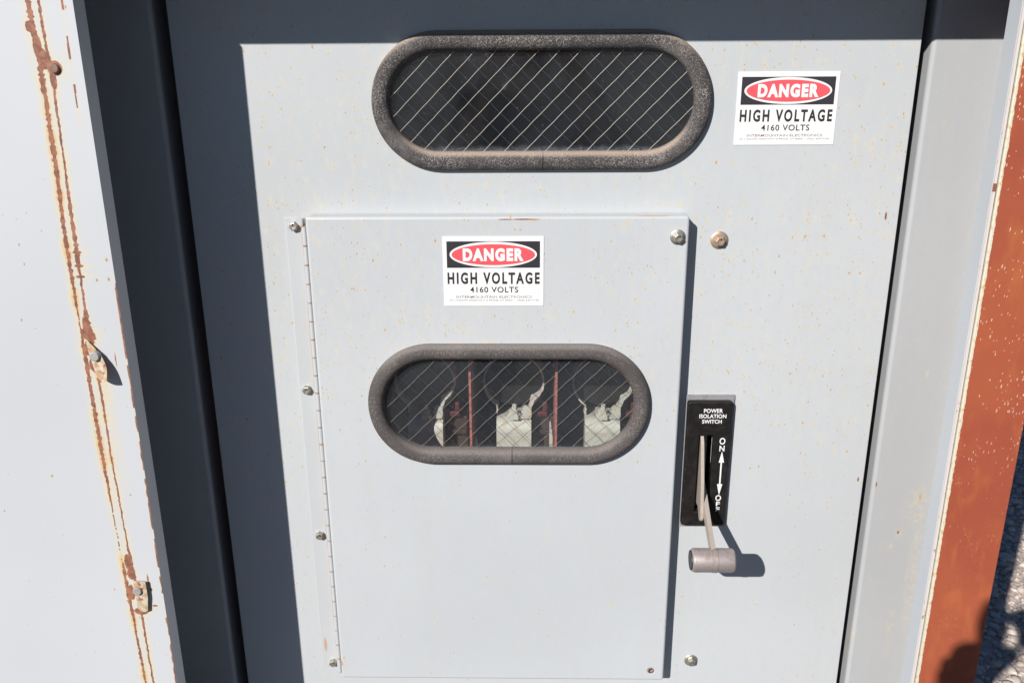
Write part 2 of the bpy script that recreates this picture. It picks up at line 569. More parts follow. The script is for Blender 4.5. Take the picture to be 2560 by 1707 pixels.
# ------------------------------------------------------------------ ground
bm = bmesh.new()
bmesh.ops.create_grid(bm, x_segments=4, y_segments=4, size=150)
tag(from_bm('ground', bm, M['ground']), kind='structure')

bm = bmesh.new()
bmesh.ops.create_grid(bm, x_segments=2, y_segments=2, size=1, matrix=Matrix.Translation((2.1, 1.6, .004)) @ Matrix.Diagonal((1.5, 2.4, 1, 1)))
tag(from_bm('gravel_bed', bm, M['bed']), kind='structure')

def build_gravel():
    base = bmesh.new()
    bmesh.ops.create_icosphere(base, subdivisions=2, radius=1)
    bv = np.array([v.co for v in base.verts]); bf = np.array([[v.index for v in f.verts] for f in base.faces])
    base.free()
    V, F, T = [], [], []
    off = 0
    for k in range(16000):
        x = rng.uniform(.62, 2.2); y = rng.uniform(-.1, 2.4)
        s = rng.uniform(.004, .0095) if rng.random() < .88 else rng.uniform(.009, .017)
        a = rng.uniform(0, 6.28)
        sc = np.array([rng.uniform(.8, 1.4), rng.uniform(.7, 1.0), rng.uniform(.5, .8)]) * s
        d = 1 + .28 * np.sin(bv @ rng.normal(size=3) * 2.3 + rng.uniform(0, 6)) * np.cos(bv @ rng.normal(size=3) * 2.1)
        v = bv * d[:, None] * sc
        ca, sa = math.cos(a), math.sin(a)
        v = np.stack([v[:, 0] * ca - v[:, 1] * sa + x, v[:, 0] * sa + v[:, 1] * ca + y, v[:, 2] + sc[2] * .45 + .004], 1)
        V.append(v); F.append(bf + off); off += len(v)
        T.append(np.full(len(v), rng.random() ** 1.2))
    V = np.concatenate(V); F = np.concatenate(F); T = np.concatenate(T)
    me = bpy.data.meshes.new('gravel')
    me.from_pydata(V.tolist(), [], F.tolist())
    at = me.attributes.new('tone', 'FLOAT', 'POINT')
    at.data.foreach_set('value', T.astype(np.float32))
    o = link_mesh('gravel', me, M['stone'], None, True)
    tag(o, 'pale tan gravel scattered over the ground beside the rusty post', 'gravel', kind='stuff')
build_gravel()

# ------------------------------------------------------------------ cabinet shell
cab = thing('electrical_cabinet', 'grey painted steel high voltage cabinet with two oval wired windows and hinged access door', 'electrical cabinet', (0, 0, 0))
D = .18            # depth of the recess in front of the panel
LZ = 1.5695        # lower edge of the lintel

UP = dict(cx=.0145, cz=1.3725, hl=.2105, hh=.0840, il=.1885, ih=.0605)
LO = dict(cx=-.0280, cz=.9785, hl=.1905, hh=.0870, il=.1685, ih=.0655)

plate('front_panel', [rrect(-.4385, .4715, .34, 1.75), stadium(UP['cx'], UP['cz'], UP['hl'] - .010, UP['hh'] - .010),
                      rrect(-.235, .180, .86, 1.09, .02), rrect(.2335, .2545, .806, .928)], 0, .003, M['panel'], cab, bev=.0009, seg=2)

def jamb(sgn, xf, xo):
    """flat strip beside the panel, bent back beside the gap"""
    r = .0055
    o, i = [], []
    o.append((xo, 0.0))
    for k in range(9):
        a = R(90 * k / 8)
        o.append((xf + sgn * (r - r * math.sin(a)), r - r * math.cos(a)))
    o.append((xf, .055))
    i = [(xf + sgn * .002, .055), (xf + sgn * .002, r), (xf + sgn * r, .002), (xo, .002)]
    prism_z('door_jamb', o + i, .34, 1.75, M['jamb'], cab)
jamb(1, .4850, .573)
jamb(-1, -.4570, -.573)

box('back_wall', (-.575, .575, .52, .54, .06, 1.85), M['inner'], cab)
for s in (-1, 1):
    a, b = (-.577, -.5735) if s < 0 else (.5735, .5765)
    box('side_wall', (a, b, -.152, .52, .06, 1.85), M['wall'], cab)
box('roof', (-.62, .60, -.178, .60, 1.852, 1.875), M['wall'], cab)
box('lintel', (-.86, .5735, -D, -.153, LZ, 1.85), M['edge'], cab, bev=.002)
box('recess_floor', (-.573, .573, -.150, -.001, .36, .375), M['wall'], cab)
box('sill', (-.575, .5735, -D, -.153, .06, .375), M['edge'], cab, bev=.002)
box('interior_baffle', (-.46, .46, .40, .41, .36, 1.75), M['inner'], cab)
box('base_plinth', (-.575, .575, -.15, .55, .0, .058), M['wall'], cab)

# frame channel at the right: white return edge and lip, then a thin gap, then the rusty post
def frame_channel():
    bm = bmesh.new()
    add_box(bm, .4936, .4956, -.1785, -.152, .377, 1.568, .0004, 1)
    return from_bm('frame_channel', bm, M['edge'], cab)
fc = frame_channel()
box('painted_lip', (.4938, .4966, -D - .0008, -.1788, .377, 1.568), M['lip'], fc)
bm = bmesh.new()
add_box(bm, .4992, .5745, -D, -.153, .377, 1.5685, .0012, 2)
o = from_bm('corner_post', bm, M['post'], cab); auto_smooth(o.data)
o['label'] = 'rust red primer coated corner post'

# ------------------------------------------------------------------ outer door leaf with rusty seam
def vnoise(n, scale, seed):
    """1-D smooth value noise"""
    r = np.random.default_rng(seed).random(4096)
    def f(t):
        t = np.asarray(t) * scale + 100
        i = np.floor(t).astype(int); u = t - i; u = u * u * (3 - 2 * u)
        return r[i % 4096] * (1 - u) + r[(i + 1) % 4096] * u
    return f

def build_outer():
    xs = np.concatenate([np.linspace(-.90, -.565, 12), np.arange(-.56, -.4655, .0008), [-.4650]])
    zs = np.arange(.30, 1.5675, .001)
    X, Z = np.meshgrid(xs, zs)
    rust = np.zeros_like(X); stain = np.zeros_like(X)
    n1, n2, n3, n4 = vnoise(0, 300, 1), vnoise(0, 300, 2), vnoise(0, 60, 3), vnoise(0, 120, 4)
    def interp(tab, z):
        t = sorted(tab); return np.interp(z, [a for a, b in t], [b for a, b in t])
    def add_line(cen, wid, sd, st=1.0, sw=.004):
        a, b = vnoise(0, 260, sd), vnoise(0, 420, sd + 50)
        c = interp(cen, Z) + (a(Z) - .5) * .0011
        w = interp(wid, Z) * (.35 + .85 * b(Z) + .25 * vnoise(0, 900, sd + 70)(Z))
        d = np.abs(X - c)
        m = np.clip(1 - (d - w) / .0009, 0, 1) * (w > .0002)
        np.maximum(rust, m, out=rust)
        s = np.exp(-(np.maximum(d - w, 0) / sw) ** 2) * st * (.35 + .75 * vnoise(0, 35, sd + 9)(Z))
        np.maximum(stain, s, out=stain)
    A = [(1.50, -.5113), (1.42, -.5092), (1.30, -.5112), (1.25, -.5135), (1.17, -.5138), (1.10, -.5134), (.98, -.5130), (.92, -.5122), (.84, -.5105), (.76, -.5085), (.645, -.5060), (.3, -.499)]
    Aw = [(1.52, .0028), (1.44, .0027), (1.40, .0024), (1.32, .0020), (1.2, .0018), (1.17, .0016), (1.15, .0004), (1.13, .0004), (1.115, .002), (.97, .0018), (.93, .0010), (.90, .0003), (.83, .0002), (.815, .0016), (.77, .0022), (.745, .0012), (.3, .0013)]
    B = [(1.50, -.5003), (1.40, -.4990), (1.357, -.5000), (1.28, -.5022), (1.25, -.5030), (1.15, -.5045), (1.063, -.5021), (.975, -.5025), (.856, -.5005), (.76, -.4967), (.645, -.4960), (.3, -.489)]
    Bw = [(1.52, .0012), (1.40, .0010), (1.33, .0008), (1.29, .0012), (1.26, .0018), (1.22, .0022), (1.20, .0008), (1.16, .0012), (1.145, .0026), (1.12, .005), (1.115, .0005), (1.07, .0008), (1.05, .0011), (1.0, .0007), (.9, .0006), (.86, .0005), (.82, .002), (.77, .0012), (.70, .0008), (.3, .0011)]
    add_line(A, Aw, 11, 1.0, .0055); add_line(B, Bw, 23, .9, .005)
    for z0, z1 in ((1.478, 1.51), (1.4295, 1.453), (1.381, 1.405)):
        m = (np.abs(X + .4768 + (Z - 1.42) * -.012) < .0011) & (Z > z0) & (Z < z1)
        rust[m] = 1
        d = np.maximum(np.maximum(z0 - Z, Z - z1), 0)
        np.maximum(stain, .45 * np.exp(-((X + .4768) / .0022) ** 2) * np.exp(-(d / .02) ** 2), out=stain)
    def blob(cx, cz, rx, rz, amt=1.0, st=.9, k=1.6):
        q = ((X - cx) / rx) ** 2 + ((Z - cz) / rz) ** 2
        np.maximum(rust, np.clip(1.35 - q, 0, 1) * amt, out=rust)
        np.maximum(stain, st * np.exp(-q / k ** 2), out=stain)
    # rust round the top bolt
    blob(-.4945, 1.4205, .0085, .0085); blob(-.503, 1.424, .007, .005); blob(-.506, 1.432, .006, .010, .9); blob(-.498, 1.408, .004, .010, .8)
    blob(-.515, 1.462, .0035, .006); blob(-.509, 1.442, .005, .014)
    # ladder of short scratches and the big patch above the curled tab
    for z in (1.225, 1.2095, 1.197):
        blob(-.5035 + (z - 1.21) * .02, z, .0056, .0020, 1, .8, 2.2)
    blob(-.5065, 1.139, .0045, .013); blob(-.505, 1.128, .008, .007); blob(-.511, 1.131, .004, .005); blob(-.512, 1.108, .0035, .005)
    blob(-.4785, 1.098, .0008, .010, 1, .5)
    blob(-.5035, 1.083, .003, .0012); blob(-.503, 1.066, .0007, .003)
    blob(-.508, 1.112, .0045, .010); blob(-.5065, 1.092, .004, .009); blob(-.499, 1.074, .006, .004, .9)
    # round the lowest tab
    blob(-.5035, .829, .0045, .012); blob(-.5015, .812, .0055, .009); blob(-.5045, .785, .004, .012); blob(-.496, .757, .010, .006)
    blob(-.510, .772, .004, .0012); blob(-.4815, .803, .0010, .010, 1, .5); blob(-.4795, .789, .0018, .003); blob(-.4775, .765, .004, .0015)
    # yellow runs below the bolts
    for cx, z1, ln, w, s in ((-.495, 1.405, .05, .005, .55), (-.4965, 1.07, .20, .0085, .72), (-.492, 1.10, .10, .004, .35), (-.519, 1.47, .10, .0025, .55), (-.494, .755, .08, .005, .5), (-.480, 1.44, .03, .004, .3)):
        t = np.clip((z1 - Z) / ln, 0, None)
        np.maximum(stain, s * np.exp(-((X - cx) / w) ** 2) * np.clip(1 - t, 0, 1) * (Z < z1), out=stain)
    # chipped edge
    e = (-.4650 - X)
    w = np.where(Z < 1.19, .0014 * (.2 + 1.1 * n4(Z)) * (n3(Z) > .28), 0)
    w = np.where((Z > 1.10) & (Z < 1.185), .0016, w)
    rust = np.maximum(rust, np.clip(1 - (e - w) / .0006, 0, 1) * (w > .0003))
    stain = np.maximum(stain, np.where(Z < 1.2, .55 * np.exp(-(e / .0022) ** 2), 0))
    keep = X < -.4655
    ny, nx = X.shape
    verts = [np.stack([X.ravel(), np.full(X.size, -D), Z.ravel()], 1)]
    idx = np.arange(ny * nx).reshape(ny, nx)
    F = np.stack([idx[:-1, :-1], idx[:-1, 1:], idx[1:, 1:], idx[1:, :-1]], -1).reshape(-1, 4).tolist()
    # back face and rims
    x0, x1, z0, z1 = xs[0], xs[-1], zs[0], zs[-1]
    b = ny * nx
    back = np.array([(x0, -.1545, z0), (x1, -.1545, z0), (x1, -.1545, z1), (x0, -.1545, z1),
                     (x0, -D, z0), (x1, -D, z0), (x1, -D, z1), (x0, -D, z1)])
    verts.append(back)
    F += [[b, b + 3, b + 2, b + 1], [b + 4, b + 5, b + 1, b], [b + 5, b + 6, b + 2, b + 1], [b + 6, b + 7, b + 3, b + 2], [b + 7, b + 4, b, b + 3]]
    me = bpy.data.meshes.new('outer_door')
    me.from_pydata(np.concatenate(verts).tolist(), [], F)
    for nm, arr in (('rust', rust), ('stain', stain)):
        at = me.attributes.new(nm, 'FLOAT', 'POINT')
        at.data.foreach_set('value', np.concatenate([arr.ravel(), np.zeros(8)]).astype(np.float32))
    bm = bmesh.new(); bm.from_mesh(me)
    bmesh.ops.recalc_face_normals(bm, faces=[f for f in bm.faces if f.index >= (ny - 1) * (nx - 1)])
    bm.to_mesh(me); bm.free()
    return link_mesh('outer_door', me, M['outer'], cab)
outer = build_outer()
outer['label'] = 'white outer door leaf with two rusty seams'

def tab_mat():
    g = G('rust_stained_tab')
    n = g.noise(120, 4)
    c = g.mix(g.ramp(n, .40, .6), (.54, .49, .40), (.44, .29, .16))
    c = g.mix(g.ramp(g.noise(150, 4, rough=.7), .54, .62), c, RUST)
    return g.fin(c, .55)
M['tab'] = tab_mat()

def sheet_tab(rows, thick=.0012):
    """rows: list of rows of (x, y, z); a bent piece of sheet with thickness"""
    bm = bmesh.new()
    nr, nc = len(rows), len(rows[0])
    fr = [[bm.verts.new(p) for p in r] for r in rows]
    bk = [[bm.verts.new((p[0], p[1] + thick, p[2])) for p in r] for r in rows]
    for i in range(nr - 1):
        for j in range(nc - 1):
            bm.faces.new((fr[i][j], fr[i][j + 1], fr[i + 1][j + 1], fr[i + 1][j]))
            bm.faces.new((bk[i][j], bk[i + 1][j], bk[i + 1][j + 1], bk[i][j + 1]))
    rim = [(i, 0) for i in range(nr)] + [(nr - 1, j) for j in range(1, nc)] + [(i, nc - 1) for i in range(nr - 2, -1, -1)] + [(0, j) for j in range(nc - 2, 0, -1)]
    for (a, b), (c, d) in zip(rim, rim[1:] + rim[:1]):
        bm.faces.new((fr[a][b], bk[a][b], bk[c][d], fr[c][d]))
    o = from_bm('latch_tab', bm, M['tab'], outer)
    auto_smooth(o.data, 50)
    return o

rows = []
for i in range(11):
    t = i / 10
    z = 1.122 - .044 * t
    xl = -.5085 + .009 * t ** 1.6
    xr = -.5065 + .0215 * math.sin(min(1, t * 1.25) * math.pi / 2)
    row = []
    for j in range(7):
        s = j / 6
        lift = .0012 + .0135 * (t ** 1.2) * (.30 + .70 * s)
        row.append((xl + (xr - xl) * s, -D - .0012 - lift, z - .003 * math.sin(s * math.pi) * t))
    rows.append(row)
sheet_tab(rows)
rows = []
for i in range(9):
    t = i / 8
    z = .8035 - .0425 * t
    w = .0168 * (1 - .5 * max(0, t - .55) ** 1.1)
    row = []
    for j in range(6):
        s = j / 5
        lift = .0016 + .0030 * s ** .6 * (1 - .3 * t)
        row.append((-.4995 + .004 * (t > .8) * (t - .8) + w * s, -D - .0012 - lift, z - .003 * math.sin(s * math.pi) * (t - .2)))
    rows.append(row)
sheet_tab(rows)

def round_bolt(x, z, y, r, m):
    bm = bmesh.new()
    add_lathe(bm, [(0, .0030), (r * .80, .0030), (r * .93, .0026), (r, .0016), (r, -.004), (0, -.004)], (x, y, z), (0, -1, 0), 24)
    o = from_bm('bolt', bm, m, outer); auto_smooth(o.data, 40)
M['old_zinc'] = metal('aged_bolt', (.40, .385, .37), .6, .25, .2, (.28, .17, .11), .35)
M['rust_bolt'] = metal('rusty_bolt', (.28, .18, .14), .7, .2, .2, (.16, .08, .05), .7)
round_bolt(-.4945, 1.4207, -D - .0003, .0052, M['rust_bolt'])
round_bolt(-.4985, 1.1050, -D - .0070, .0058, M['old_zinc'])
round_bolt(-.4945, .7905, -D - .0046, .0058, M['old_zinc'])

# ------------------------------------------------------------------ windows
def gasket(name, W, y, m, parent, prof):
    bm = bmesh.new()
    rings = []
    wtot = W['hl'] - W['il']
    for t, dy in prof:
        hl = W['il'] + wtot * t
        hh = W['ih'] + (W['hh'] - W['ih']) * t
        rings.append([bm.verts.new((px, y - dy, pz)) for px, pz in stadium(W['cx'], W['cz'], hl, hh, 40)])
    n = len(rings[0])
    for A, B in zip(rings, rings[1:] + rings[:1]):
        for k in range(n):
            bm.faces.new((A[k], A[(k + 1) % n], B[(k + 1) % n], B[k]))
    bmesh.ops.remove_doubles(bm, verts=bm.verts[:], dist=1e-6)
    o = from_bm(name, bm, m, parent)
    auto_smooth(o.data, 55)
    return o
PROF = [(0.0, -.006), (0.0, .002), (.03, .0055), (.12, .0090), (.28, .0115), (.50, .0125), (.70, .0118), (.86, .0095), (.95, .0062), (1.0, .0022), (1.0, .0002), (.5, .0002), (.45, -.006)]

def wires(fam, W, y, x0, z0, step, m, parent, rad, amp):
    """straight slightly crimped wires at 45 degrees, clipped to the opening"""
    bm = bmesh.new()
    hl, hh = W['il'] + .004, W['ih'] + .004
    def inside(x, z):
        dx = max(abs(x - W['cx']) - (hl - hh), 0)
        return dx * dx + (z - W['cz']) ** 2 < hh * hh
    for k in range(-30, 31):
        c = x0 + k * step
        seq = []
        ph = random.uniform(0, 6)
        for i in range(-60, 61):
            s = i * .0032
            off = amp * math.sin(i * .9 + ph) + random.uniform(-.3, .3) * amp
            x = c + s + off * .7; z = z0 + fam * s - off * fam * .7
            if inside(x, z): seq.append((x, y, z))
            elif seq: break
        if len(seq) < 4: continue
        prev = None
        n = 5
        d = Vector((1, 0, fam)).normalized(); u = Vector((0, 1, 0)); w = d.cross(u)
        for p in seq:
            ring = [bm.verts.new(Vector(p) + (u * math.cos(a) + w * math.sin(a)) * rad) for a in (2 * math.pi * q / n for q in range(n))]
            if prev:
                for q in range(n): bm.faces.new((prev[q], prev[(q + 1) % n], ring[(q + 1) % n], ring[q]))
            prev = ring
    return from_bm('wire_mesh', bm, m, parent, True)

win = plate('viewing_window', [stadium(UP['cx'], UP['cz'], UP['il'] + .005, UP['ih'] + .005, 32)], -.0015, .0045, M['glass_top'], cab)
gasket('rubber_gasket', UP, 0, M['rubber_top'], win, PROF)
wires(1, UP, .0008, -.0169, 1.4306, .02585, M['bright_wire'], win, .00029, .00016)
wires(-1, UP, .0020, -.0050, 1.4306, .02585, M['shade_toned_wire'], win, .00040, .00016)

# ------------------------------------------------------------------ access door
def access_door():
    y = -.026
    a = curve_mesh([rrect(-.2848, .2015, .5294, 1.2340, .004), stadium(LO['cx'], LO['cz'], LO['hl'] - .010, LO['hh'] - .010), ellipse(.1819, .5466, .0036, .0036, 20)], y, y + .008, .0032, 3)
    b = curve_mesh([rrect(-.2843, .2010, .5299, 1.2335, .004), rrect(-.2818, .1985, .5324, 1.231, .003)], y + .0085, -.0012)
    bm = bmesh.new()
    bm.from_mesh(a); bm.from_mesh(b)
    o = from_bm('access_door', bm, M['access'], cab)
    auto_smooth(o.data, 40)
    return o
acc = access_door()
acc['label'] = 'hinged grey access door with oval window'
lw = plate('viewing_window', [stadium(LO['cx'], LO['cz'], LO['il'] + .005, LO['ih'] + .005, 32)], -.0270, -.0210, M['glass_low'], acc)
gasket('rubber_gasket', LO, -.026, M['rubber_low'], acc, PROF)
wires(1, LO, -.0250, .0254, 1.0375, .02585, M['low_wire'], acc, .00025, .0003)
wires(-1, LO, -.0236, .0120, 1.0375, .02585, M['shade_toned_wire'], acc, .00028, .0003)

def hinge():
    bm = bmesh.new()
    add_box(bm, -.3168, -.2930, -.0026, -.0004, .531, 1.2290, .0005, 1)
    k = 0
    z = .532
    while z < 1.205:
        add_cyl(bm, (-.2892, -.0150, z + .0004), (-.2892, -.0150, z + .0251), .0034, n=14)
        z += .0255
    add_box(bm, -.2930, -.2912, -.0150, -.0026, .531, 1.229)
    o = from_bm('piano_hinge', bm, M['hinge'], acc)
    auto_smooth(o.data, 40)
hinge()

# ------------------------------------------------------------------ bolts
def bolt_mesh(r, h):
    bm = bmesh.new()
    prof_h = []
    vs = []
    for rr, hh in ((r, 0.0), (r, h * .78), (r * .86, h)):
        vs.append([bm.verts.new((rr * math.cos(R(60 * k + 12)), -hh, rr * math.sin(R(60 * k + 12)))) for k in range(6)])
    for A, B in zip(vs, vs[1:]):
        for k in range(6): bm.faces.new((A[k], A[(k + 1) % 6], B[(k + 1) % 6], B[k]))
    # slightly dished face with raised marks
    c = bm.verts.new((0, -h * 1.0, 0))
    ring = [bm.verts.new((r * .70 * math.cos(R(60 * k + 12)), -h * 1.06, r * .70 * math.sin(R(60 * k + 12)))) for k in range(6)]
    for k in range(6):
        bm.faces.new((vs[2][k], vs[2][(k + 1) % 6], ring[(k + 1) % 6], ring[k]))
        bm.faces.new((ring[k], ring[(k + 1) % 6], c))
    for k in range(3):
        a = R(120 * k + 40)
        add_box(bm, -.0006, .0006, -h * 1.13, -h * .98, r * .25, r * .6)
        vv = bm.verts[-8:] if False else None
    bmesh.ops.recalc_face_normals(bm, faces=bm.faces[:])
    me = bpy.data.meshes.new('hex_bolt'); bm.to_mesh(me); bm.free()
    return me
def washer_mesh(r, h=.0016):
    bm = bmesh.new()
    add_lathe(bm, [(0, h * 1.3), (r * .7, h * 1.3), (r * .9, h * 1.1), (r, h * .55), (r, 0), (0, 0)], (0, 0, 0), (0, -1, 0), 28)
    bmesh.ops.recalc_face_normals(bm, faces=bm.faces[:])
    me = bpy.data.meshes.new('washer'); bm.to_mesh(me); bm.free()
    auto_smooth(me, 40)
    return me
def bolt(x, y, z, m, parent, r=.0062, h=.006, wr=0.0, rot=0.0, mw=None):
    o = link_mesh('hex_bolt', bolt_mesh(r, h), m, None)
    o.parent = parent
    o.location = (x, y - (.002 if wr else 0), z)
    o.rotation_euler = (0, rot, 0)
    if wr:
        w = link_mesh('washer', washer_mesh(wr), mw or m, None)
        if parent is cab:
            w.parent = o
            w.location = (0, .002, 0)
        else:
            w.parent = parent
            w.location = (x, y, z)
    return o
for k, (x, z) in enumerate(((-.3053, 1.2184), (-.3065, .9909), (-.3055, .7631), (-.3015, .5409))):
    bolt(x, -.0027, z, M['zinc'], acc, .0063, .0062, rot=.3 * k)
bolt(.1874, -.026, 1.2076, M['zinc'], acc, .0066, .0062, .0098, .5)
bolt(.2454, 0, 1.1978, M['zinc_tan'], cab, .0070, .0068, .0116, .2)
bolt(.2461, 0, .5462, M['zinc'], cab, .0064, .0064, .0100, .9)
# rusty rim of the empty bolt hole
bm = bmesh.new()
add_lathe(bm, [(.0035, .003), (.0035, -.0004), (.0046, -.0003), (.0048, .0)], (.1819, -.0260, .5466), (0, 1, 0), 24)
from_bm('hole_rim', bm, M['rust_bolt'], acc)

# ------------------------------------------------------------------ warning signs
def warning_sign(name, x0, x1, zt, zb, y, label, skew=0.0):
    root = thing(name, label, 'warning sign', ((x0 + x1) / 2, y, zb), 'red, black and white danger signs')
    w, h = x1 - x0, zt - zb
    fx = lambda u: x0 + w * u
    fz = lambda v: zt - h * v
    plate('backing', [rrect(x0, x1, zb, zt, .0008)], y - .0006, y, M['vinyl_white'], root)
    plate('header_block', [rrect(fx(.040), fx(.962), fz(.445), fz(.070))], y - .0010, y - .00055, M['vinyl_black'], root)
    cx, cz = fx(.501), fz(.257)
    plate('oval_border', [ellipse(cx, cz, w * .432, h * .181)], y - .0014, y - .00095, M['vinyl_white'], root)
    plate('red_oval', [ellipse(cx, cz, w * .412, h * .148)], y - .0018, y - .00135, M['vinyl_red'], root)
    t = text_mesh('DANGER', fx(.200), fx(.802), fz(.349), fz(.165), y - .0022, y - .0017, .060, 1.22)
    link_mesh('danger_lettering', t, M['vinyl_white'], root)
    t = text_mesh('HIGH VOLTAGE', fx(.042), fx(.960), fz(.680), fz(.512), y - .0010, y - .00055, .034, 1.35)
    link_mesh('high_voltage_lettering', t, M['ink'], root)
    t = text_mesh('4160 VOLTS', fx(.265), fx(.745), fz(.803), fz(.720), y - .0010, y - .00055, 0.008, 1.12)
    link_mesh('voltage_lettering', t, M['ink'], root)
    t = text_mesh('INTERMOUNTAIN ELECTRONICS', fx(.125), fx(.880), fz(.884), fz(.849), y - .0010, y - .00055, 0.008, 1.05)
    link_mesh('maker_lettering', t, M['ink_faint'], root)
    t = text_mesh('1511 SOUTH HIGHWAY 6 PRICE, UT 84501 - (435) 637-7160', fx(.050), fx(.952), fz(.932), fz(.905), y - .0010, y - .00055, 0.0, 1.05)
    link_mesh('address_lettering', t, M['ink_faint'], root)
    return root
s = warning_sign('warning_sign', .2548, .3784, 1.4066, 1.3188, -.0002, 'danger high voltage sticker on the main panel, to the right of the upper oval window')
s = warning_sign('warning_sign', -.1112, .0180, 1.2093, 1.1174, -.0262, 'danger high voltage sticker on the access door, directly above the lower oval window')

# ------------------------------------------------------------------ isolation switch
sw = thing('isolation_switch', 'black power isolation switch plate with steel lever pulled down to its cylindrical grip', 'switch', (.247, 0, .78))
plate('mounting_plate', [rrect(.2150, .2812, .7795, .9830, .001), rrect(.2330, .2550, .805, .929)], -.0026, -.0002, M['gasket'], sw, .0004, 1)
plate('face_plate', [rrect(.2160, .2772, .7862, .9765, .004), rrect(.2338, .2536, .8085, .9265, .001)], -.0125, -.0027, M['black'], sw, .0018, 3)
y = -.0125
for body, x0, x1, z0, z1 in (('POWER', .2380, .2638, .9608, .9668), ('ISOLATION', .2322, .2690, .9530, .9588), ('SWITCH', .2364, .2632, .9450, .9508)):
    link_mesh('switch_lettering', text_mesh(body, x0, x1, z0, z1, y - .0004, y + .0002, .022, 1.02), M['white_ink'], sw)
for body, x0, x1, z0, z1 in (('O', .2622, .2702, .9135, .9236), ('N', .2628, .2698, .9032, .9118), ('O', .2622, .2702, .8262, .8352), ('F', .2637, .2692, .8180, .8248), ('F', .2637, .2692, .8092, .8160)):
    link_mesh('switch_lettering', text_mesh(body, x0, x1, z0, z1, y - .0004, y + .0002, .020, 1.0), M['white_ink'], sw)
ax = .2668
plate('arrow', [[(ax - .0010, .8500), (ax + .0010, .8500), (ax + .0010, .8860), (ax + .0037, .8860), (ax, .9030), (ax - .0037, .8860), (ax - .0010, .8860)]], y - .0004, y + .0002, M['white_ink'], sw)
plate('arrow', [[(ax + .0036, .8525), (ax + .0010, .8525), (ax + .0010, .8496), (ax - .0010, .8496), (ax - .0010, .8525), (ax - .0036, .8525), (ax, .8350)]], y - .0004, y + .0002, M['white_ink'], sw)

def prism_x(bm, outline, x0, x1):
    """YZ outline extruded along x"""
    a = [bm.verts.new((x0, yy, zz)) for yy, zz in outline]
    b = [bm.verts.new((x1, yy, zz)) for yy, zz in outline]
    n = len(a)
    for k in range(n): bm.faces.new((a[k], a[(k + 1) % n], b[(k + 1) % n], b[k]))
    bm.faces.new(a[::-1]); bm.faces.new(b)
# lever plate that swings out of the slot
bm = bmesh.new()
out = [(.03, .930), (-.006, .9255), (-.014, .915), (-.030, .862), (-.040, .822)]
for k in range(7):
    a = R(-20 + 30 * k)
    out.append((-.0345 - .0062 * math.cos(a), .8135 - .0062 * math.sin(a)))
out += [(-.018, .822), (.03, .815)]
prism_x(bm, out, .2368, .2415)
bmesh.ops.bevel(bm, geom=bm.edges[:], offset=.0005, segments=1, affect='EDGES')
from_bm('lever', bm, M['lever'], sw)
# handle arm running from the lever to the grip
KY, KZ, KR = -.102, .7862, .0160
bm = bmesh.new()
def arm(bm, pts, x0, x1, w):
    o1, o2 = [], []
    for i, (yy, zz) in enumerate(pts):
        p = Vector(pts[max(0, i - 1)]); q = Vector(pts[min(len(pts) - 1, i + 1)])
        d = (q - p).normalized(); nrm = Vector((-d.y, d.x))
        o1.append(tuple(Vector((yy, zz)) + nrm * w)); o2.append(tuple(Vector((yy, zz)) - nrm * w))
    prism_x(bm, o1 + o2[::-1], x0, x1)
arm(bm, [(.012, .850), (-.016, .838), (-.060, .813), (KY + .006, KZ + .010), (KY, KZ)], .2418, .2478, .0075)
from_bm('handle_arm', bm, M['lever'], sw)
bm = bmesh.new()
add_lathe(bm, [(0, 0), (KR * .62, 0), (KR * .64, .0005), (KR * .86, .0005), (KR * .97, .002), (KR, .0045), (KR, .0265), (KR * .96, .0270), (KR * .96, .0276), (KR * 1.035, .0280), (KR * 1.035, .0338), (KR * .96, .0342), (KR * .96, .0350), (KR, .0356),
               (KR, .0530), (KR * .97, .0555), (KR * .86, .0572), (0, .0575)], (.2152, KY, KZ), (1, 0, 0), 40)
o = from_bm('grip', bm, M['knob'], sw); auto_smooth(o.data, 35)
bm = bmesh.new()
add_lathe(bm, [(0, .0012), (KR * .80, .0010), (KR * .84, 0), (KR * .84, -.001), (0, -.001)], (.2150, KY, KZ), (-1, 0, 0), 32)
o = from_bm('end_cap', bm, M['cap'], sw); auto_smooth(o.data, 35)
box('switch_mechanism', (.2380, .2520, .020, .050, .800, .935), M['galv'], sw)

